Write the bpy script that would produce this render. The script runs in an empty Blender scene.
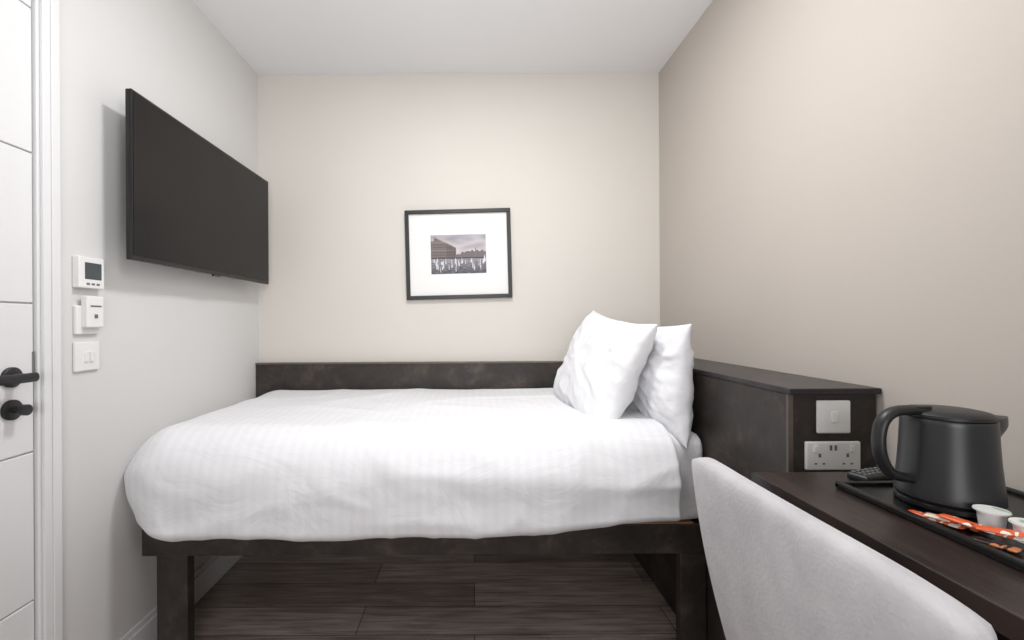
import bpy, bmesh, math, random
from mathutils import Vector, Matrix, noise
random.seed(4)
scene = bpy.context.scene
scene.view_settings.view_transform = 'Standard'
scene.view_settings.look = 'None'

# ------------------------------------------------------------ helpers
def lin(c):
    return tuple(((v/255)/12.92 if v/255 <= .04045 else (((v/255)+.055)/1.055)**2.4) for v in c)

def mat(name, rgb, rough=.6, metal=0.0, var=0.0, vscale=6.0, bump=0.0, bscale=40.0, rgb2=None, stretch=(1,1,1), sheen=0.0, spec=None, detail=4):
    m = bpy.data.materials.new(name); m.use_nodes = True
    nt = m.node_tree; b = nt.nodes['Principled BSDF']
    b.inputs['Roughness'].default_value = rough
    b.inputs['Metallic'].default_value = metal
    if spec is not None: b.inputs['Specular IOR Level'].default_value = spec
    if sheen: b.inputs['Sheen Weight'].default_value = sheen
    tc = nt.nodes.new('ShaderNodeTexCoord'); mp = nt.nodes.new('ShaderNodeMapping')
    mp.inputs['Scale'].default_value = stretch
    nt.links.new(tc.outputs['Object'], mp.inputs['Vector'])
    n = nt.nodes.new('ShaderNodeTexNoise'); n.inputs['Scale'].default_value = vscale; n.inputs['Detail'].default_value = detail
    nt.links.new(mp.outputs[0], n.inputs['Vector'])
    r = nt.nodes.new('ShaderNodeValToRGB')
    c1 = lin(rgb)
    c2 = lin(rgb2) if rgb2 else tuple(v*(1-var) for v in c1)
    r.color_ramp.elements[0].position = .32; r.color_ramp.elements[1].position = .68
    r.color_ramp.elements[0].color = (*c2, 1); r.color_ramp.elements[1].color = (*c1, 1)
    nt.links.new(n.outputs['Fac'], r.inputs['Fac']); nt.links.new(r.outputs[0], b.inputs['Base Color'])
    if bump:
        n2 = nt.nodes.new('ShaderNodeTexNoise'); n2.inputs['Scale'].default_value = bscale; n2.inputs['Detail'].default_value = 5
        nt.links.new(mp.outputs[0], n2.inputs['Vector'])
        bp = nt.nodes.new('ShaderNodeBump'); bp.inputs['Strength'].default_value = bump; bp.inputs['Distance'].default_value = .01
        nt.links.new(n2.outputs['Fac'], bp.inputs['Height']); nt.links.new(bp.outputs[0], b.inputs['Normal'])
    return m

def link(o, parent=None):
    scene.collection.objects.link(o)
    if parent: o.parent = parent
    return o

def empty(name):
    e = bpy.data.objects.new(name, None); e.empty_display_size = .1
    return link(e)

def mesh_obj(name, bm, m, parent=None, smooth=False):
    me = bpy.data.meshes.new(name); bmesh.ops.recalc_face_normals(bm, faces=bm.faces[:])
    bm.to_mesh(me); bm.free()
    if m: me.materials.append(m)
    if smooth:
        for p in me.polygons: p.use_smooth = True
    return link(bpy.data.objects.new(name, me), parent)

def add_box(bm, x0, x1, y0, y1, z0, z1, bev=0, seg=2, M=None):
    r = bmesh.ops.create_cube(bm, size=1)
    vs = r['verts']
    for v in vs:
        v.co = Vector(((x0+x1)/2+v.co.x*(x1-x0), (y0+y1)/2+v.co.y*(y1-y0), (z0+z1)/2+v.co.z*(z1-z0)))
    if bev:
        es = list({e for v in vs for e in v.link_edges})
        rr = bmesh.ops.bevel(bm, geom=es, offset=bev, segments=seg, affect='EDGES', profile=.5)
        vs = list({v for f in rr['faces'] for v in f.verts} | {v for v in vs if v.is_valid})
    if M is not None:
        for v in vs: v.co = M @ v.co
    return vs

def box(name, x0, x1, y0, y1, z0, z1, m, parent=None, bev=0.0, seg=2):
    bm = bmesh.new(); add_box(bm, x0, x1, y0, y1, z0, z1, bev, seg)
    return mesh_obj(name, bm, m, parent)

def boxes(name, lst, m, parent=None, bev=0.0):
    bm = bmesh.new()
    for b in lst: add_box(bm, *b, bev)
    return mesh_obj(name, bm, m, parent)

def lathe(name, prof, m, parent=None, seg=64, loc=(0,0,0), deform=None, axis='Z'):
    bm = bmesh.new(); rings = []
    for (r, z) in prof:
        ring = []
        for i in range(seg):
            a = 2*math.pi*i/seg
            rr = r
            if deform: rr = deform(r, z, a)
            p = Vector((rr*math.cos(a), rr*math.sin(a), z))
            if axis == 'X': p = Vector((p.z, p.x, p.y))
            ring.append(bm.verts.new(p+Vector(loc)))
        rings.append(ring)
    for a, b in zip(rings, rings[1:]):
        for i in range(seg):
            bm.faces.new((a[i], a[(i+1) % seg], b[(i+1) % seg], b[i]))
    bm.faces.new(rings[0]); bm.faces.new(rings[-1])
    o = mesh_obj(name, bm, m, parent, True)
    md = o.modifiers.new('es', 'EDGE_SPLIT'); md.split_angle = math.radians(40)
    return o

def sweep(name, pts, ra, rb, m, parent=None, n=14, side=(0,1,0), sub=4):
    P = [Vector(p) for p in pts]
    Q = []
    for i in range(len(P)-1):
        p0 = P[max(i-1, 0)]; p1 = P[i]; p2 = P[i+1]; p3 = P[min(i+2, len(P)-1)]
        for k in range(sub):
            t = k/sub
            Q.append(.5*((2*p1)+(-p0+p2)*t+(2*p0-5*p1+4*p2-p3)*t*t+(-p0+3*p1-3*p2+p3)*t**3))
    Q.append(P[-1])
    S = Vector(side).normalized(); bm = bmesh.new(); rings = []
    for i, q in enumerate(Q):
        T = (Q[min(i+1, len(Q)-1)]-Q[max(i-1, 0)]).normalized()
        N = T.cross(S).normalized()
        rings.append([bm.verts.new(q+N*ra*math.cos(2*math.pi*j/n)+S*rb*math.sin(2*math.pi*j/n)) for j in range(n)])
    for a, b in zip(rings, rings[1:]):
        for j in range(n): bm.faces.new((a[j], a[(j+1) % n], b[(j+1) % n], b[j]))
    bm.faces.new(rings[0]); bm.faces.new(rings[-1])
    return mesh_obj(name, bm, m, parent, True)

def box_grid(nx, ny, nz):
    """unit box [0,1]^3 made of grids, welded"""
    bm = bmesh.new(); cache = {}
    def V(i, j, k):
        key = (i, j, k)
        if key not in cache: cache[key] = bm.verts.new((i/nx, j/ny, k/nz))
        return cache[key]
    for i in range(nx):
        for j in range(ny):
            for k in (0, nz): bm.faces.new((V(i,j,k), V(i+1,j,k), V(i+1,j+1,k), V(i,j+1,k)))
    for i in range(nx):
        for k in range(nz):
            for j in (0, ny): bm.faces.new((V(i,j,k), V(i+1,j,k), V(i+1,j,k+1), V(i,j,k+1)))
    for j in range(ny):
        for k in range(nz):
            for i in (0, nx): bm.faces.new((V(i,j,k), V(i,j+1,k), V(i,j+1,k+1), V(i,j,k+1)))
    bmesh.ops.recalc_face_normals(bm, faces=bm.faces[:])
    return bm

def soft_box(bm, lo, hi, mlo, mhi):
    for v in bm.verts:
        p = [lo[a]+v.co[a]*(hi[a]-lo[a]) for a in range(3)]
        q = []; d = []
        for a in range(3):
            c = min(max(p[a], lo[a]+mlo[a]), hi[a]-mhi[a]); q.append(c)
            mg = mlo[a] if p[a] < c else mhi[a]
            d.append(((p[a]-c)/mg) if mg > 0 else 0)
        L = math.sqrt(sum(x*x for x in d))
        mxd = max(abs(x) for x in d)
        if L > 1e-6:
            k = mxd/L
            for a in range(3):
                mg = mlo[a] if d[a] < 0 else mhi[a]
                p[a] = q[a]+d[a]*k*mg
        v.co = Vector(p)

def ridge(p, e=4):
    # soft-crested fold: rounded top, no hard crease
    return 1/(1+(noise.noise(p)*e*1.1)**2)
def sm(a, b, x):
    t = min(max((x-a)/(b-a), 0), 1); return t*t*(3-2*t)

# ------------------------------------------------------------ materials
M_wl = mat('wall_paint_grey_white', (216,215,214), .75, var=.02, vscale=2, bump=.03, bscale=90)
M_wb = mat('wall_paint_cream', (213,208,201), .75, var=.02, vscale=2, bump=.03, bscale=90)
M_wr = mat('wall_paint_beige', (188,180,172), .8, var=.02, vscale=2, bump=.03, bscale=90, spec=.3)
M_ce = mat('ceiling_paint', (236,236,237), .85, var=.01, vscale=2)
M_white = mat('white_satin_paint', (226,226,227), .4, var=.01, vscale=3)
M_plastic = mat('white_plastic', (232,232,231), .3, var=.01)
M_edge = mat('laminate_edge', (96,86,80), .45, var=.3, vscale=20)
M_desk = mat('desk_dark_wood', (60,48,44), .33, rgb2=(36,29,27), vscale=5, stretch=(9,1,1), bump=.1, bscale=14, detail=8)
M_black = mat('matt_black_plastic', (30,30,32), .42, var=.1)
M_kettle = mat('kettle_black', (40,41,44), .36, var=.06, spec=.5)
M_tv = mat('tv_bezel_black', (12,12,13), .3, var=.1)
M_screen = mat('tv_screen_glass', (24,22,22), .2, var=.04, vscale=1, spec=.22)
M_frame = mat('picture_frame_black', (18,16,16), .4, var=.2, vscale=30)
M_matb = mat('mount_board_white', (232,231,230), .8, var=.01)
M_ply = mat('plywood', (178,140,100), .6, var=.3, vscale=6, stretch=(1,12,1))
M_velvet = mat('light_grey_velvet', (204,202,205), .88, rgb2=(188,186,190), vscale=14, bump=.14, bscale=160, sheen=.2, detail=10)
M_lcd = mat('lcd_grey', (70,76,78), .3, var=.1)
M_steel = mat('brushed_steel', (150,150,150), .35, metal=1, var=.1)
M_btn = mat('rubber_button_grey', (110,110,112), .6, var=.1)

def laminate(name, dark, mid, light, rough):
    m = bpy.data.materials.new(name); m.use_nodes = True
    nt = m.node_tree; b = nt.nodes['Principled BSDF']; b.inputs['Roughness'].default_value = rough
    b.inputs['Specular IOR Level'].default_value = .35
    tc = nt.nodes.new('ShaderNodeTexCoord')
    n = nt.nodes.new('ShaderNodeTexNoise'); n.inputs['Scale'].default_value = 7; n.inputs['Detail'].default_value = 12; n.inputs['Roughness'].default_value = .74; n.inputs['Distortion'].default_value = .4
    nt.links.new(tc.outputs['Object'], n.inputs['Vector'])
    r = nt.nodes.new('ShaderNodeValToRGB'); e = r.color_ramp.elements
    e[0].position = .34; e[0].color = (*lin(dark), 1); e[1].position = .74; e[1].color = (*lin(light), 1)
    k = e.new(.53); k.color = (*lin(mid), 1)
    nt.links.new(n.outputs['Fac'], r.inputs[0]); nt.links.new(r.outputs[0], b.inputs['Base Color'])
    bp = nt.nodes.new('ShaderNodeBump'); bp.inputs['Strength'].default_value = .12; bp.inputs['Distance'].default_value = .005
    nt.links.new(n.outputs['Fac'], bp.inputs['Height']); nt.links.new(bp.outputs[0], b.inputs['Normal'])
    return m
M_lam = laminate('dark_oxidised_laminate', (39,35,34), (57,51,48), (92,82,76), .42)
M_lamtop = laminate('dark_laminate_top', (34,31,33), (50,46,48), (72,66,66), .32)

def cloth(name, rgb, stripe=True, bstr=.25):
    m = mat(name, rgb, .85, var=.01, vscale=3, sheen=.1)
    nt = m.node_tree; b = nt.nodes['Principled BSDF']
    tc = nt.nodes.new('ShaderNodeTexCoord')
    mp = nt.nodes.new('ShaderNodeMapping'); mp.inputs['Rotation'].default_value = (0, .3, .5); mp.inputs['Scale'].default_value = (1, 1.9, 1.3)
    nt.links.new(tc.outputs['Object'], mp.inputs[0])
    n = nt.nodes.new('ShaderNodeTexNoise'); n.inputs['Scale'].default_value = 4.5; n.inputs['Detail'].default_value = 4; n.inputs['Distortion'].default_value = 1.4
    nt.links.new(mp.outputs[0], n.inputs['Vector'])
    bp = nt.nodes.new('ShaderNodeBump'); bp.inputs['Strength'].default_value = bstr; bp.inputs['Distance'].default_value = .035
    nt.links.new(n.outputs['Fac'], bp.inputs['Height']); nt.links.new(bp.outputs[0], b.inputs['Normal'])
    if stripe:
        w = nt.nodes.new('ShaderNodeTexWave'); w.inputs['Scale'].default_value = 9; w.bands_direction = 'X'; w.wave_profile = 'SIN'
        nt.links.new(tc.outputs['Object'], w.inputs['Vector'])
        r = nt.nodes.new('ShaderNodeMapRange'); r.inputs['From Min'].default_value = .4; r.inputs['From Max'].default_value = .6
        r.inputs['To Min'].default_value = .85; r.inputs['To Max'].default_value = .6
        nt.links.new(w.outputs['Fac'], r.inputs['Value']); nt.links.new(r.outputs[0], b.inputs['Roughness'])
        r2 = nt.nodes.new('ShaderNodeMapRange'); r2.inputs['From Min'].default_value = .4; r2.inputs['From Max'].default_value = .6
        r2.inputs['To Min'].default_value = .975; r2.inputs['To Max'].default_value = 1.0
        nt.links.new(w.outputs['Fac'], r2.inputs['Value'])
        src = b.inputs['Base Color'].links[0].from_socket
        vm = nt.nodes.new('ShaderNodeVectorMath'); vm.operation = 'SCALE'
        nt.links.new(src, vm.inputs[0]); nt.links.new(r2.outputs[0], vm.inputs['Scale']); nt.links.new(vm.outputs[0], b.inputs['Base Color'])
    return m
M_duvet = cloth('white_striped_cotton', (230,230,233), True, .2)
M_pillow = cloth('white_cotton', (230,230,233), False, .28)

def floor_mat():
    m = bpy.data.materials.new('dark_wood_plank_floor'); m.use_nodes = True
    nt = m.node_tree; b = nt.nodes['Principled BSDF']; b.inputs['Roughness'].default_value = .42
    tc = nt.nodes.new('ShaderNodeTexCoord')
    br = nt.nodes.new('ShaderNodeTexBrick'); br.offset = .37
    br.inputs['Scale'].default_value = 1; br.inputs['Brick Width'].default_value = 1.2; br.inputs['Row Height'].default_value = .17
    br.inputs['Mortar Size'].default_value = .0018; br.inputs['Bias'].default_value = 0
    br.inputs['Color1'].default_value = (*lin((206,190,182)), 1); br.inputs['Color2'].default_value = (*lin((150,137,130)), 1)
    br.inputs['Mortar'].default_value = (*lin((80,72,68)), 1)
    nt.links.new(tc.outputs['Object'], br.inputs['Vector'])
    mp = nt.nodes.new('ShaderNodeMapping'); mp.inputs['Scale'].default_value = (1.6, 22, 1)
    nt.links.new(tc.outputs['Object'], mp.inputs[0])
    n = nt.nodes.new('ShaderNodeTexNoise'); n.inputs['Scale'].default_value = 2.4; n.inputs['Detail'].default_value = 12; n.inputs['Roughness'].default_value = .62; n.inputs['Distortion'].default_value = .6
    nt.links.new(mp.outputs[0], n.inputs['Vector'])
    r = nt.nodes.new('ShaderNodeValToRGB'); r.color_ramp.elements[0].position = .32; r.color_ramp.elements[1].position = .70
    r.color_ramp.elements[0].color = (.36,.345,.34,1); r.color_ramp.elements[1].color = (1.05,1.05,1.05,1)
    nt.links.new(n.outputs['Fac'], r.inputs[0])
    mx = nt.nodes.new('ShaderNodeMix'); mx.data_type = 'RGBA'; mx.blend_type = 'MULTIPLY'; mx.inputs[0].default_value = 1
    nt.links.new(br.outputs['Color'], mx.inputs[6]); nt.links.new(r.outputs[0], mx.inputs[7])
    nt.links.new(mx.outputs[2], b.inputs['Base Color'])
    return m

# ------------------------------------------------------------ room
XL, XR, YB, YF, ZC = -1.171, 1.023, 2.5, -1.3, 2.52
box('floor', XL-.2, XR+.2, YF-.2, YB+.2, -.1, 0, floor_mat())
box('ceiling', XL-.2, XR+.2, YF-.2, YB+.2, ZC, ZC+.1, M_ce)
box('wall_back', XL-.15, XR+.15, YB, YB+.1, 0, ZC, M_wb)
box('wall_right', XR, XR+.1, YF, YB, 0, ZC, M_wr)
box('wall_front', XL-.15, XR+.15, YF-.1, YF, 0, ZC, M_wl)
DY0, DY1, DZ = .43, 1.239, 2.05
boxes('wall_left', [(XL-.12, XL, DY1, YB, 0, ZC), (XL-.12, XL, YF, DY0, 0, ZC), (XL-.12, XL, DY0, DY1, DZ, ZC)], M_wl)

def baseboard(name, lst):
    boxes(name, lst, M_white, bev=.003)
baseboard('baseboard_left', [(XL, XL+.016, 1.286, YB, 0, .105), (XL, XL+.010, 1.286, YB, .105, .125)])
baseboard('baseboard_back', [(XL+.016, .78, YB-.016, YB, 0, .105), (XL+.016, .78, YB-.010, YB, .105, .125)])
baseboard('baseboard_right', [(XR-.016, XR, YF, 1.13, 0, .105), (XR-.010, XR, YF, 1.13, .105, .125)])

# door frame trim
boxes('trim_1', [(XL, XL+.010, DY1-.002, DY1+.046, 0, DZ+.05), (XL+.010, XL+.014, DY1+.02, DY1+.046, 0, DZ+.05),
                 (XL, XL+.010, DY0-.046, DY0+.002, 0, DZ+.05), (XL+.010, XL+.014, DY0-.046, DY0-.02, 0, DZ+.05),
                 (XL, XL+.010, DY0, DY1, DZ-.002, DZ+.05),
                 (XL-.12, XL, DY1-.010, DY1+.001, 0, DZ), (XL-.12, XL, DY0-.001, DY0+.010, 0, DZ), (XL-.12, XL, DY0, DY1, DZ-.010, DZ)],
      M_white, bev=.002)
# door
door = empty('door_1')
D0, D1 = DY0+.013, DY1-.014
bm = bmesh.new()
add_box(bm, XL-.05, XL-.018, D0, D1, .005, DZ-.014)
zz = [.005, .425, .822, 1.219, 1.622, 2.01, DZ-.014]
for a, b_ in zip(zz, zz[1:]):
    add_box(bm, XL-.02, XL-.008, D0, D1, a+.002, b_-.002, .0022, 2)
mesh_obj('slab', bm, M_white, door)
YH = 1.164
for nm, z0 in (('handle_rose', 1.028), ('lock_rose', .945)):
    lathe(nm, [(.0, 0), (.026, 0), (.026, .007), (.022, .010), (.0, .010)], M_black, door, 40, (XL-.008, YH, z0), axis='X')
lathe('handle_neck', [(.001, 0), (.010, 0), (.010, .045), (.001, .045)], M_black, door, 24, (XL, YH, 1.028), axis='X')
sweep('handle_lever', [(XL+.046, YH+.012, 1.028), (XL+.048, YH-.01, 1.028), (XL+.05, YH-.06, 1.029), (XL+.046, YH-.115, 1.03)], .0085, .012, M_black, door, side=(0,0,1))
lathe('thumb_turn', [(.001, 0), (.008, 0), (.008, .018), (.014, .022), (.014, .034), (.001, .036)], M_black, door, 24, (XL+.002, YH, .945), axis='X')
box('latch_plate', XL-.012, XL-.006, D1-.004, D1+.001, 1.03, 1.09, M_steel, door)

# ------------------------------------------------------------ television
tv = empty('television')
TX = -1.072
TB, TT = 1.366, 1.905
Y0t, Y1t = 1.438, 2.402
boxes('housing', [(TX-.020, TX-.003, Y0t, Y1t, TB, TT)], M_tv, tv, .003)
box('bezel', TX-.004, TX, Y0t, Y1t, TB, TT, M_tv, tv, .0015)
box('screen', TX-.001, TX+.0012, Y0t+.007, Y1t-.007, TB+.014, TT-.007, M_screen, tv, .0005)
boxes('rear_bulge', [(TX-.05, TX-.02, 1.52, 2.31, 1.40, 1.72)], M_tv, tv, .01)
boxes('wall_bracket', [(XL, TX-.045, 1.75, 2.08, 1.52, 1.72)], M_black, tv, .002)
box('sensor', TX-.008, TX+.001, 1.89, 1.94, TB-.007, TB+.001, M_tv, tv, .001)

# ------------------------------------------------------------ wall controls (left wall)
def lr(x0, x1): return (XL+x0, XL+x1)
th = empty('thermostat')
box('body', *lr(0, .022), 1.334, 1.426, 1.270, 1.364, M_plastic, th, .004, 3)
box('display', *lr(.020, .0232), 1.354, 1.414, 1.297, 1.347, M_lcd, th, .001)
for i in range(3):
    box('key_%d' % (i+1), *lr(.02, .0235), 1.360+i*.018, 1.370+i*.018, 1.280, 1.286, M_btn, th)
kc = empty('key_card_switch')
box('back_box', *lr(0, .012), 1.336, 1.420, 1.132, 1.218, M_plastic, kc, .004, 3)
box('card_holder', *lr(.010, .03), 1.352, 1.414, 1.152, 1.247, M_plastic, kc, .004, 3)
box('card_slot', *lr(.027, .0305), 1.364, 1.404, 1.214, 1.219, M_btn, kc)
box('indicator', *lr(.028, .031), 1.378, 1.390, 1.180, 1.192, M_btn, kc)
ls = empty('light_switch')
box('plate', *lr(0, .010), 1.334, 1.422, 1.022, 1.110, M_plastic, ls, .004, 3)
box('rocker_1', *lr(.008, .015), 1.364, 1.376, 1.049, 1.080, M_plastic, ls, .002)
box('rocker_2', *lr(.008, .015), 1.384, 1.396, 1.049, 1.080, M_plastic, ls, .002)

# ------------------------------------------------------------ picture
pic = empty('framed_picture')
W2, H2, fw = .287, .243, .021
bm = bmesh.new()
for b in ((-W2, W2, -.022, 0, H2-fw, H2), (-W2, W2, -.022, 0, -H2, -H2+fw), (-W2, -W2+fw, -.0215, 0, -H2+fw-.001, H2-fw+.001), (W2-fw, W2, -.0215, 0, -H2+fw-.001, H2-fw+.001)):
    add_box(bm, *b, .002)
mesh_obj('frame', bm, M_frame, pic)
box('mount', -W2+.01, W2-.01, -.010, -.002, -H2+.01, H2-.01, M_matb, pic)
NX, NZ = 170, 120; pw, ph = .300, .212
bm = bmesh.new(); col = bm.loops.layers.color.new('Col')
vv = [[bm.verts.new((-pw/2+pw*i/NX, -.0105, -ph/2+ph*j/NZ)) for i in range(NX+1)] for j in range(NZ+1)]
random.seed(11)
jets = []
for _ in range(36):
    u = random.random()*.96+.02; bse = .04+random.random()*.26
    jets.append((u, bse, (.08+random.random()*.10)*(1.3-bse), .002+random.random()*.0035))
def printcol(u, v):
    sky = Vector((196,186,188)).lerp(Vector((162,158,166)), sm(.5, 1, v)) + Vector((34,30,29))*noise.noise(Vector((u*4, v*8, 1)))
    c = sky
    top = .97-.75*max(u-.06, 0)
    if u < .06: top = .86
    if u < .46 and v > .40 and v < top:
        c = Vector((116,104,102))
        if (u*24) % 1 < .40 and (v*15) % 1 < .5: c = Vector((64,58,60))
        if top-v < .03: c = Vector((150,138,134))
        if (v*5) % 1 < .08: c = Vector((138,127,124))
        if u > .28: c = c*.86
    tl = .50+.08*sm(.45, .7, u)+.06*noise.noise(Vector((u*22, 0, 3)))
    if u >= .44 and v > .40 and v < tl: c = Vector((108,100,102))
    if .80 < u < .82 and v < .66 and v > .4: c = Vector((118,108,110))
    if v <= .42:
        c = Vector((138,136,142)).lerp(Vector((86,84,92)), sm(.42, 0, v)) + Vector((38,37,37))*noise.noise(Vector((u*14, v*50, 7)))
        if v > .38: c = Vector((66,62,66))
    for (ju, jb, jh, jw) in jets:
        if jb < v < jb+jh and abs(u-ju) < jw*(1+1.8*(1-(v-jb)/jh)):
            c = c.lerp(Vector((234,234,238)), .8); break
    return c
for j in range(NZ):
    for i in range(NX):
        f = bm.faces.new((vv[j][i], vv[j][i+1], vv[j+1][i+1], vv[j+1][i]))
        c = printcol((i+.5)/NX, (j+.5)/NZ)
        for l in f.loops: l[col] = tuple(min(max(x/255, 0), 1) for x in c)+(1,)
M_print = bpy.data.materials.new('printed_photo'); M_print.use_nodes = True
nt = M_print.node_tree; at = nt.nodes.new('ShaderNodeVertexColor'); at.layer_name = 'Col'
nt.links.new(at.outputs[0], nt.nodes['Principled BSDF'].inputs['Base Color']); nt.nodes['Principled BSDF'].inputs['Roughness'].default_value = .6
mesh_obj('print', bm, M_print, pic)
pic.location = (-.077, YB-.001, 1.533); pic.rotation_euler = (0, math.radians(-1.2), 0)

# ------------------------------------------------------------ bed
bed = empty('single_bed')
RY = 1.55
box('back_board', XL+.002, .785, 2.455, 2.498, .13, .940, M_lam, bed, .002)
box('back_board_cap', XL+.002, .785, 2.452, 2.498, .940, .948, M_edge, bed, .001)
box('front_rail', -1.128, .788, RY, RY+.04, .374, .470, M_lam, bed, .002)
box('left_rail', -1.128, -1.09, RY+.04, 2.455, .378, .470, M_lam, bed, .002)
box('right_rail', .75, .788, RY+.04, 2.455, .378, .470, M_lam, bed, .002)
box('base_panel', -1.09, .75, RY+.012, 2.455, .448, .474, M_ply, bed)
for i, (a, b_) in enumerate(((-1.080, -.975), (.702, .788))):
    box('front_leg_%d' % (i+1), a, b_, RY+.003, RY+.043, 0, .378, M_lam, bed, .002)
    box('back_leg_%d' % (i+1), a, b_, 2.40, 2.44, 0, .378, M_lam, bed, .002)
# mattress
bm = box_grid(120, 50, 20)
soft_box(bm, (-1.13, 1.556, .474), (.793, 2.44, .775), (.06, .04, .02), (.030, .05, .06))
bm.normal_update()
for v in bm.verts:
    p = v.co.copy()
    h = .005*noise.noise(p*7)+.010*ridge(Vector((p.x*9+p.z*3, p.y*4, p.z*3)))-.006
    if p.z < .49 or p.x > .76: h = min(h, 0)
    v.co += v.normal*h
mesh_obj('mattress', bm, M_pillow, bed, True)
# duvet
bm = box_grid(320, 120, 64)
soft_box(bm, (-1.190, 1.446, .448), (.682, 2.446, .812), (.19, .16, .05), (.03, .04, .20))
bm.normal_update()
for v in bm.verts:
    p = v.co.copy(); n = v.normal.copy()
    fr = sm(1.80, 1.48, p.y)
    h = .008*noise.noise(Vector((p.x*2.2, p.y*2.6, p.z*2.0+3)))
    wx = p.x + .10*noise.noise(Vector((p.x*2, p.y*2, p.z*3)))
    h += .009*fr*(ridge(Vector((wx*1.3+p.z*1.8, p.z*4.2-wx*.9, 4.0)), 6)-.4)
    h += .005*fr*(ridge(Vector((wx*2.6-p.z*2.4, p.z*3.5+wx*.8, 14.0)), 6)-.4)
    h += .006*(1-fr)*(ridge(Vector((wx*1.6+p.y*1.6, p.y*3.4-wx*.8, 9.0)), 6)-.4)
    h += .0022*noise.noise(Vector((wx*9+p.z*5, p.y*8, p.z*12)))
    h += .004*fr*sm(.62, .48, p.z)*(ridge(Vector((p.x*7+p.z*2, 0, p.z*1.5+8)), 5)-.5)
    v.co = p + n*h
    low = sm(.60, .45, p.z)
    v.co.x += low*.05*sm(-1.0, -1.18, p.x)
    rise = .052*sm(-.1, .68, p.x)+.008*noise.noise(Vector((p.x*3, 0, 5)))-.002
    rise += .030*sm(-.95, -1.15, p.x)
    v.co.z += sm(.72, .45, p.z)*rise
    v.co.x = max(v.co.x, XL+.004)
    v.co.y = min(v.co.y, 2.450)
mesh_obj('duvet', bm, M_duvet, bed, True)

# ------------------------------------------------------------ pillows
def pillow(name, c, Wd, Hd, hw, hh, T, seed, cmax=None):
    Wd = Vector(Wd).normalized(); Hd = Vector(Hd).normalized(); N = Wd.cross(Hd).normalized(); Hd = N.cross(Wd)
    n = 90; bm = bmesh.new()
    for s in (1, -1):
        g = []
        for j in range(n+1):
            row = []
            for i in range(n+1):
                u = math.sin((i/n-.5)*math.pi); v = math.sin((j/n-.5)*math.pi)
                cu = u*hw*(1-.09*(1-v*v)*u*u); cv = v*hh*(1-.09*(1-u*u)*v*v)
                m_ = max((1-u*u)*(1-v*v), 0)
                t = T*(m_**.42)
                t *= 1+.20*(-v)*(1-v*v)
                e = m_**.25
                ang = math.atan2(v, u); rr = math.hypot(u, v)
                t += e*(.012*noise.noise(Vector((u*1.4+seed, v*1.4, s*2.0)))
                        + .012*(ridge(Vector((u*1.9+v*1.5+seed, v*1.5-u*.8, s*3.0)), 6)-.4)
                        + .013*(1-e*.6)*(ridge(Vector((math.cos(ang)*4+seed, math.sin(ang)*4, rr*.9)))-.5))
                sg = .012*noise.noise(Vector((u*2.5, v*2.5, seed+7)))
                q = Vector(c)+Wd*cu+Hd*cv+N*(s*t+sg)
                if cmax: q.x = min(q.x, cmax)
                row.append(bm.verts.new(q))
            g.append(row)
        for j in range(n):
            for i in range(n): bm.faces.new((g[j][i], g[j][i+1], g[j+1][i+1], g[j+1][i]))
    bmesh.ops.remove_doubles(bm, verts=bm.verts[:], dist=.0004)
    return mesh_obj(name, bm, M_pillow, None, True)
pillow('pillow', (.520, 1.92, .968), (.10, -1, -.11), (.38, 0, .90), .325, .236, .090, 3.1)
pillow('pillow', (.708, 1.855, .950), (.04, -1, -.02), (.02, 0, .99), .325, .210, .088, 8.4, .788)

# ------------------------------------------------------------ headboard cabinet
cab = empty('headboard_cabinet')
CX, CY = .795, 1.15
box('body', CX, XR-.004, CY+.006, 2.498, 0, .977, M_lam, cab, .002)
box('top', CX-.004, XR-.002, CY-.008, 2.498, .977, .992, M_lamtop, cab, .002)
box('corner_edge', CX-.0015, CX+.012, CY+.003, CY+.01, 0, .977, M_edge, cab, .001)
sw = empty('wall_switch')
box('plate', .864, .948, CY-.003, CY+.0055, .878, .961, M_plastic, sw, .004, 3)
box('rocker', .898, .914, CY-.007, CY-.001, .906, .934, M_plastic, sw, .002)
so = empty('double_socket')
box('plate', .834, .972, CY-.004, CY+.0055, .786, .858, M_plastic, so, .004, 3)
for i, cx in enumerate((.868, .938)):
    boxes('pin_holes_%d' % (i+1), [(cx-.003, cx+.003, CY-.0045, CY-.003, .819, .828), (cx-.013, cx-.007, CY-.0045, CY-.003, .801, .805), (cx+.007, cx+.013, CY-.0045, CY-.003, .801, .805)], M_btn, so)
    box('rocker_%d' % (i+1), cx-.016 if i == 0 else cx+.005, cx-.006 if i == 0 else cx+.015, CY-.008, CY-.003, .832, .848, M_plastic, so, .0015)
boxes('usb_ports', [(.893, .899, CY-.0046, CY-.003, .836, .849), (.905, .911, CY-.0046, CY-.003, .836, .849)], M_btn, so)

# ------------------------------------------------------------ desk
desk = empty('desk')
DT = .838
box('top', .595, XR-.002, -.35, .98, DT-.032, DT, M_desk, desk, .002)
box('end_panel_1', .63, XR-.02, .945, .970, 0, DT-.032, M_lam, desk, .002)
box('end_panel_2', .63, XR-.02, -.34, -.315, 0, DT-.032, M_lam, desk, .002)
box('modesty_panel', XR-.045, XR-.025, -.315, .945, .45, DT-.032, M_lam, desk)

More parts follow.
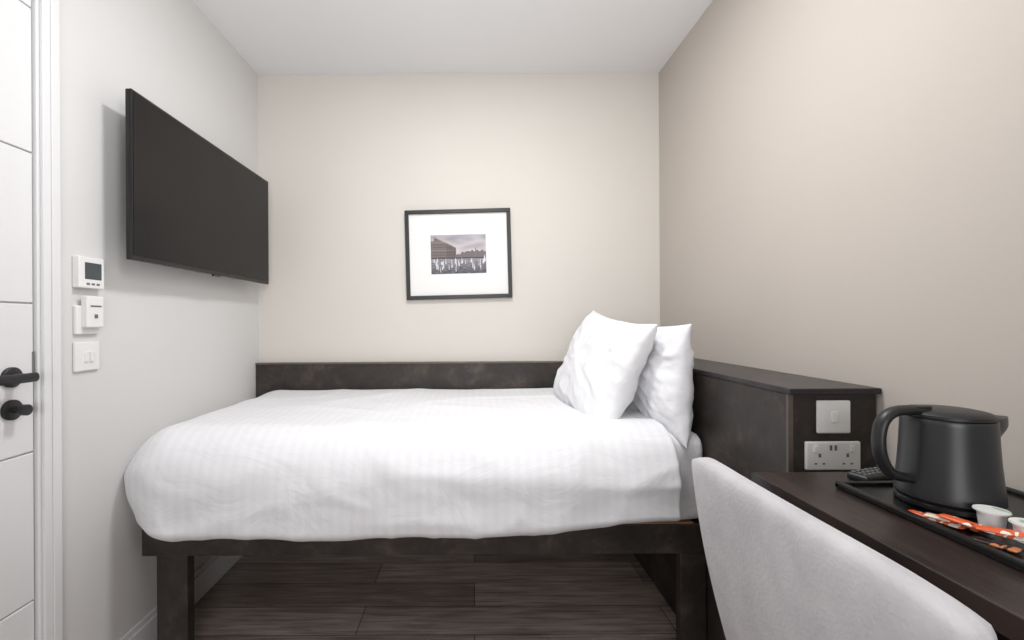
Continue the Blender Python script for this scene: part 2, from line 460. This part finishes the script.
# tray
bm = bmesh.new()
tx0, tx1, ty0, ty1 = .700, .995, .47, .888
add_box(bm, tx0+.008, tx1-.008, ty0+.008, ty1-.008, DT+.0005, DT+.006, .002)
add_box(bm, tx0, tx0+.012, ty0, ty1, DT+.0005, DT+.014, .004)
add_box(bm, tx1-.012, tx1, ty0, ty1, DT+.0005, DT+.014, .004)
add_box(bm, tx0, tx1, ty0, ty0+.012, DT+.0005, DT+.0138, .004)
add_box(bm, tx0, tx1, ty1-.012, ty1, DT+.0005, DT+.0138, .004)
M_tray = mat('tray_black', (20,20,21), .3, var=.1)
tray = mesh_obj('serving_tray', bm, M_tray)
ZT = DT+.006

# kettle
ket = empty('electric_kettle')
kc_ = Vector((.818, .79, ZT+.001))
def spout(r, z, a):
    if r < .02: return r
    d = math.atan2(math.sin(a), math.cos(a))
    k = max(0, min(1, (z-.092)/.040))
    return r+.046*k*max(0, 1-abs(d)/.46)**1.1
lathe('base_plate', [(.0, 0), (.066, 0), (.069, .003), (.069, .009), (.065, .012), (.0, .012)], M_black, ket, 72, kc_)
prof = [(.0, .013), (.066, .013), (.0690, .016), (.0690, .020)]
for i in range(1, 21):
    t = i/20; prof.append((.0690-.0085*t-.0015*math.sin(t*math.pi), .020+.128*t))
prof += [(.0595, .150), (.056, .151), (.0, .151)]
lathe('body', prof, M_kettle, ket, 144, kc_, spout)
lathe('lid', [(.0, .149), (.055, .149), (.0585, .152), (.0585, .157), (.054, .161), (.040, .164), (.0, .165)], M_black, ket, 72, kc_)
sweep('handle', [kc_+Vector(p) for p in ((-.035,0,.159), (-.066,0,.162), (-.094,0,.158), (-.112,0,.141), (-.118,0,.110), (-.113,0,.078), (-.096,0,.053), (-.064,0,.044))], .0085, .012, M_black, ket, 20, (0,1,0), 8)
box('lid_button', kc_.x-.058, kc_.x-.034, kc_.y-.010, kc_.y+.010, kc_.z+.164, kc_.z+.170, M_black, ket, .002)

# sachets
def sachet_mat(name, a, b_, s):
    m = bpy.data.materials.new(name); m.use_nodes = True; nt = m.node_tree; b = nt.nodes['Principled BSDF']; b.inputs['Roughness'].default_value = .35
    tc = nt.nodes.new('ShaderNodeTexCoord'); w = nt.nodes.new('ShaderNodeTexNoise'); w.inputs['Scale'].default_value = s
    mp = nt.nodes.new('ShaderNodeMapping'); mp.inputs['Scale'].default_value = (1, .4, .4)
    nt.links.new(tc.outputs['Object'], mp.inputs[0]); nt.links.new(mp.outputs[0], w.inputs['Vector'])
    r = nt.nodes.new('ShaderNodeValToRGB'); r.color_ramp.interpolation = 'CONSTANT'
    r.color_ramp.elements[0].color = (*lin(a), 1); r.color_ramp.elements[1].color = (*lin(b_), 1); r.color_ramp.elements[1].position = .56
    nt.links.new(w.outputs['Fac'], r.inputs[0]); nt.links.new(r.outputs[0], b.inputs['Base Color'])
    return m
S1 = sachet_mat('sachet_orange', (226,100,56), (245,235,225), 60)
S2 = sachet_mat('sachet_cream', (225,205,190), (200,80,50), 70)
S3 = sachet_mat('sachet_black', (38,30,30), (190,120,70), 80)
def sachet(x, y, ang, L, Wd, z, m):
    bm = bmesh.new(); n1, n2 = 16, 6
    for s in (1, -1):
        g = [[bm.verts.new(((i/n1-.5)*L, (j/n2-.5)*Wd, s*.0028*math.sqrt(max(0, (1-(2*i/n1-1)**6)*(1-(2*j/n2-1)**2))))) for i in range(n1+1)] for j in range(n2+1)]
        for j in range(n2):
            for i in range(n1): bm.faces.new((g[j][i], g[j][i+1], g[j+1][i+1], g[j+1][i]))
    bmesh.ops.remove_doubles(bm, verts=bm.verts[:], dist=.0001)
    o = mesh_obj('sugar_sachet', bm, m, None, True)
    o.location = (x, y, z); o.rotation_euler = (0, 0, ang)
sachet(.728, .722, -1.25, .072, .018, ZT+.0040, S1)
sachet(.752, .700, -1.45, .066, .020, ZT+.0040, S3)
sachet(.736, .700, -.95, .070, .018, ZT+.0100, S2)
sachet(.734, .676, -1.3, .074, .020, ZT+.0160, S1)
sachet(.756, .664, -1.0, .060, .020, ZT+.0100, S1)
sachet(.730, .640, -1.1, .050, .020, ZT+.0040, S3)
sachet(.745, .645, -.6, .056, .022, ZT+.0200, S1)

M_foil = sachet_mat('foil_lid_print', (232,234,232), (165,190,160), 60)
for (x, y) in ((.793, .700), (.793, .652), (.790, .604), (.842, .672)):
    p = empty('milk_pot')
    lathe('cup', [(.0, 0), (.0140, 0), (.0165, .024), (.0205, .025), (.0205, .0265), (.0, .0265)], M_plastic, p, 32, (x, y, ZT+.0005))
    lathe('foil', [(.0, 0), (.0200, 0), (.0200, .0006), (.0, .0006)], M_foil, p, 32, (x, y, ZT+.0272))

# remote
rem = empty('remote_control')
bm = bmesh.new(); add_box(bm, -.055, .055, -.02, .02, 0, .016, .006, 3); mesh_obj('body', bm, M_black, rem)
bm = bmesh.new()
for i in range(7):
    for j in range(3):
        add_box(bm, -.047+i*.013, -.041+i*.013, -.013+j*.0105, -.006+j*.0105, .0155, .018, .001)
mesh_obj('buttons', bm, M_btn, rem)
rem.location = (.818, .932, DT+.0005); rem.rotation_euler = (0, 0, math.radians(18))

# ------------------------------------------------------------ chair
ch = empty('upholstered_chair')
bm = box_grid(14, 90, 60)
ycen, yh = .745, .293
for v in bm.verts:
    a, u, w = v.co.x, v.co.y*2-1, v.co.z
    top = .876-.006*u*u
    z = .40+(top-.40)*w
    hwid = yh*(1-.05*(1-w))
    rc = .025
    zt = top-z
    if zt < rc: hwid -= rc*(1-math.sqrt(max(0, 1-((rc-zt)/rc)**2)))*.8
    y = ycen+hwid*u
    z -= .012*abs(u)**9*w
    outer = .466+.085*(1-w)**1.1-.010*math.sin(w*math.pi)
    th_ = .048+.02*(1-w)
    rnd = max(0, 1-max(abs(u)**20, w**26))**.5
    mid = outer+th_/2
    x = mid+(a-.5)*th_*(.25+.75*rnd)
    x += .018*u*u
    v.co = Vector((x, y, z))
back = mesh_obj('backrest', bm, M_velvet, ch, True)
bm = box_grid(40, 40, 10)
soft_box(bm, (.545, .53, .40), (.985, .925, .485), (.03, .04, .03), (.05, .04, .035))
mesh_obj('seat', bm, M_velvet, ch, True)
for i, (x, y) in enumerate(((.60, .57), (.60, .89), (.94, .57), (.94, .89))):
    ox = -.04 if x < .7 else .02
    oy = -.02 if y < .7 else .02
    sweep('leg_%d' % (i+1), [(x, y, .41), (x+ox*.5, y+oy*.5, .2), (x+ox, y+oy, .001)], .012, .012, M_black, ch, 12)

# ------------------------------------------------------------ lights
def area(name, loc, target, sx, sy, power, col=(1,1,1)):
    l = bpy.data.lights.new(name, 'AREA'); l.shape = 'RECTANGLE'; l.size = sx; l.size_y = sy; l.energy = power; l.color = col
    o = link(bpy.data.objects.new(name, l)); o.location = loc
    o.rotation_euler = (Vector(target)-Vector(loc)).to_track_quat('-Z', 'Y').to_euler()
    return o
area('ceiling_light_panel', (.05, 1.30, 2.50), (.05, 1.30, 0), .25, .25, 18.5, (1, 1, 1))
area('softbox_light', (.0, -1.1, 1.25), (-.1, 2.2, .5), .9, .9, 20, (.99, .995, 1))
area('ceiling_fill_light', (-.05, .45, 1.85), (0, 1.8, 2.52), .5, .5, 12.5, (.99, .995, 1))  # added out-of-view fill, aimed upward to brighten the ceiling
w = bpy.data.worlds.new('world'); scene.world = w; w.use_nodes = True
w.node_tree.nodes['Background'].inputs[0].default_value = (.8, .8, .8, 1); w.node_tree.nodes['Background'].inputs[1].default_value = .3

# ------------------------------------------------------------ camera
cd = bpy.data.cameras.new('camera'); cam = link(bpy.data.objects.new('camera', cd))
cd.sensor_fit = 'HORIZONTAL'; cd.sensor_width = 36; cd.lens = 36*457/1024
cd.shift_x = 39/1024; cd.shift_y = 2/1024; cd.clip_start = .02
cam.matrix_world = Matrix.Translation((0, 0, 1.163)) @ Matrix.Rotation(math.radians(90), 4, 'X') @ Matrix.Rotation(math.radians(-.3), 4, 'Z')
scene.camera = cam
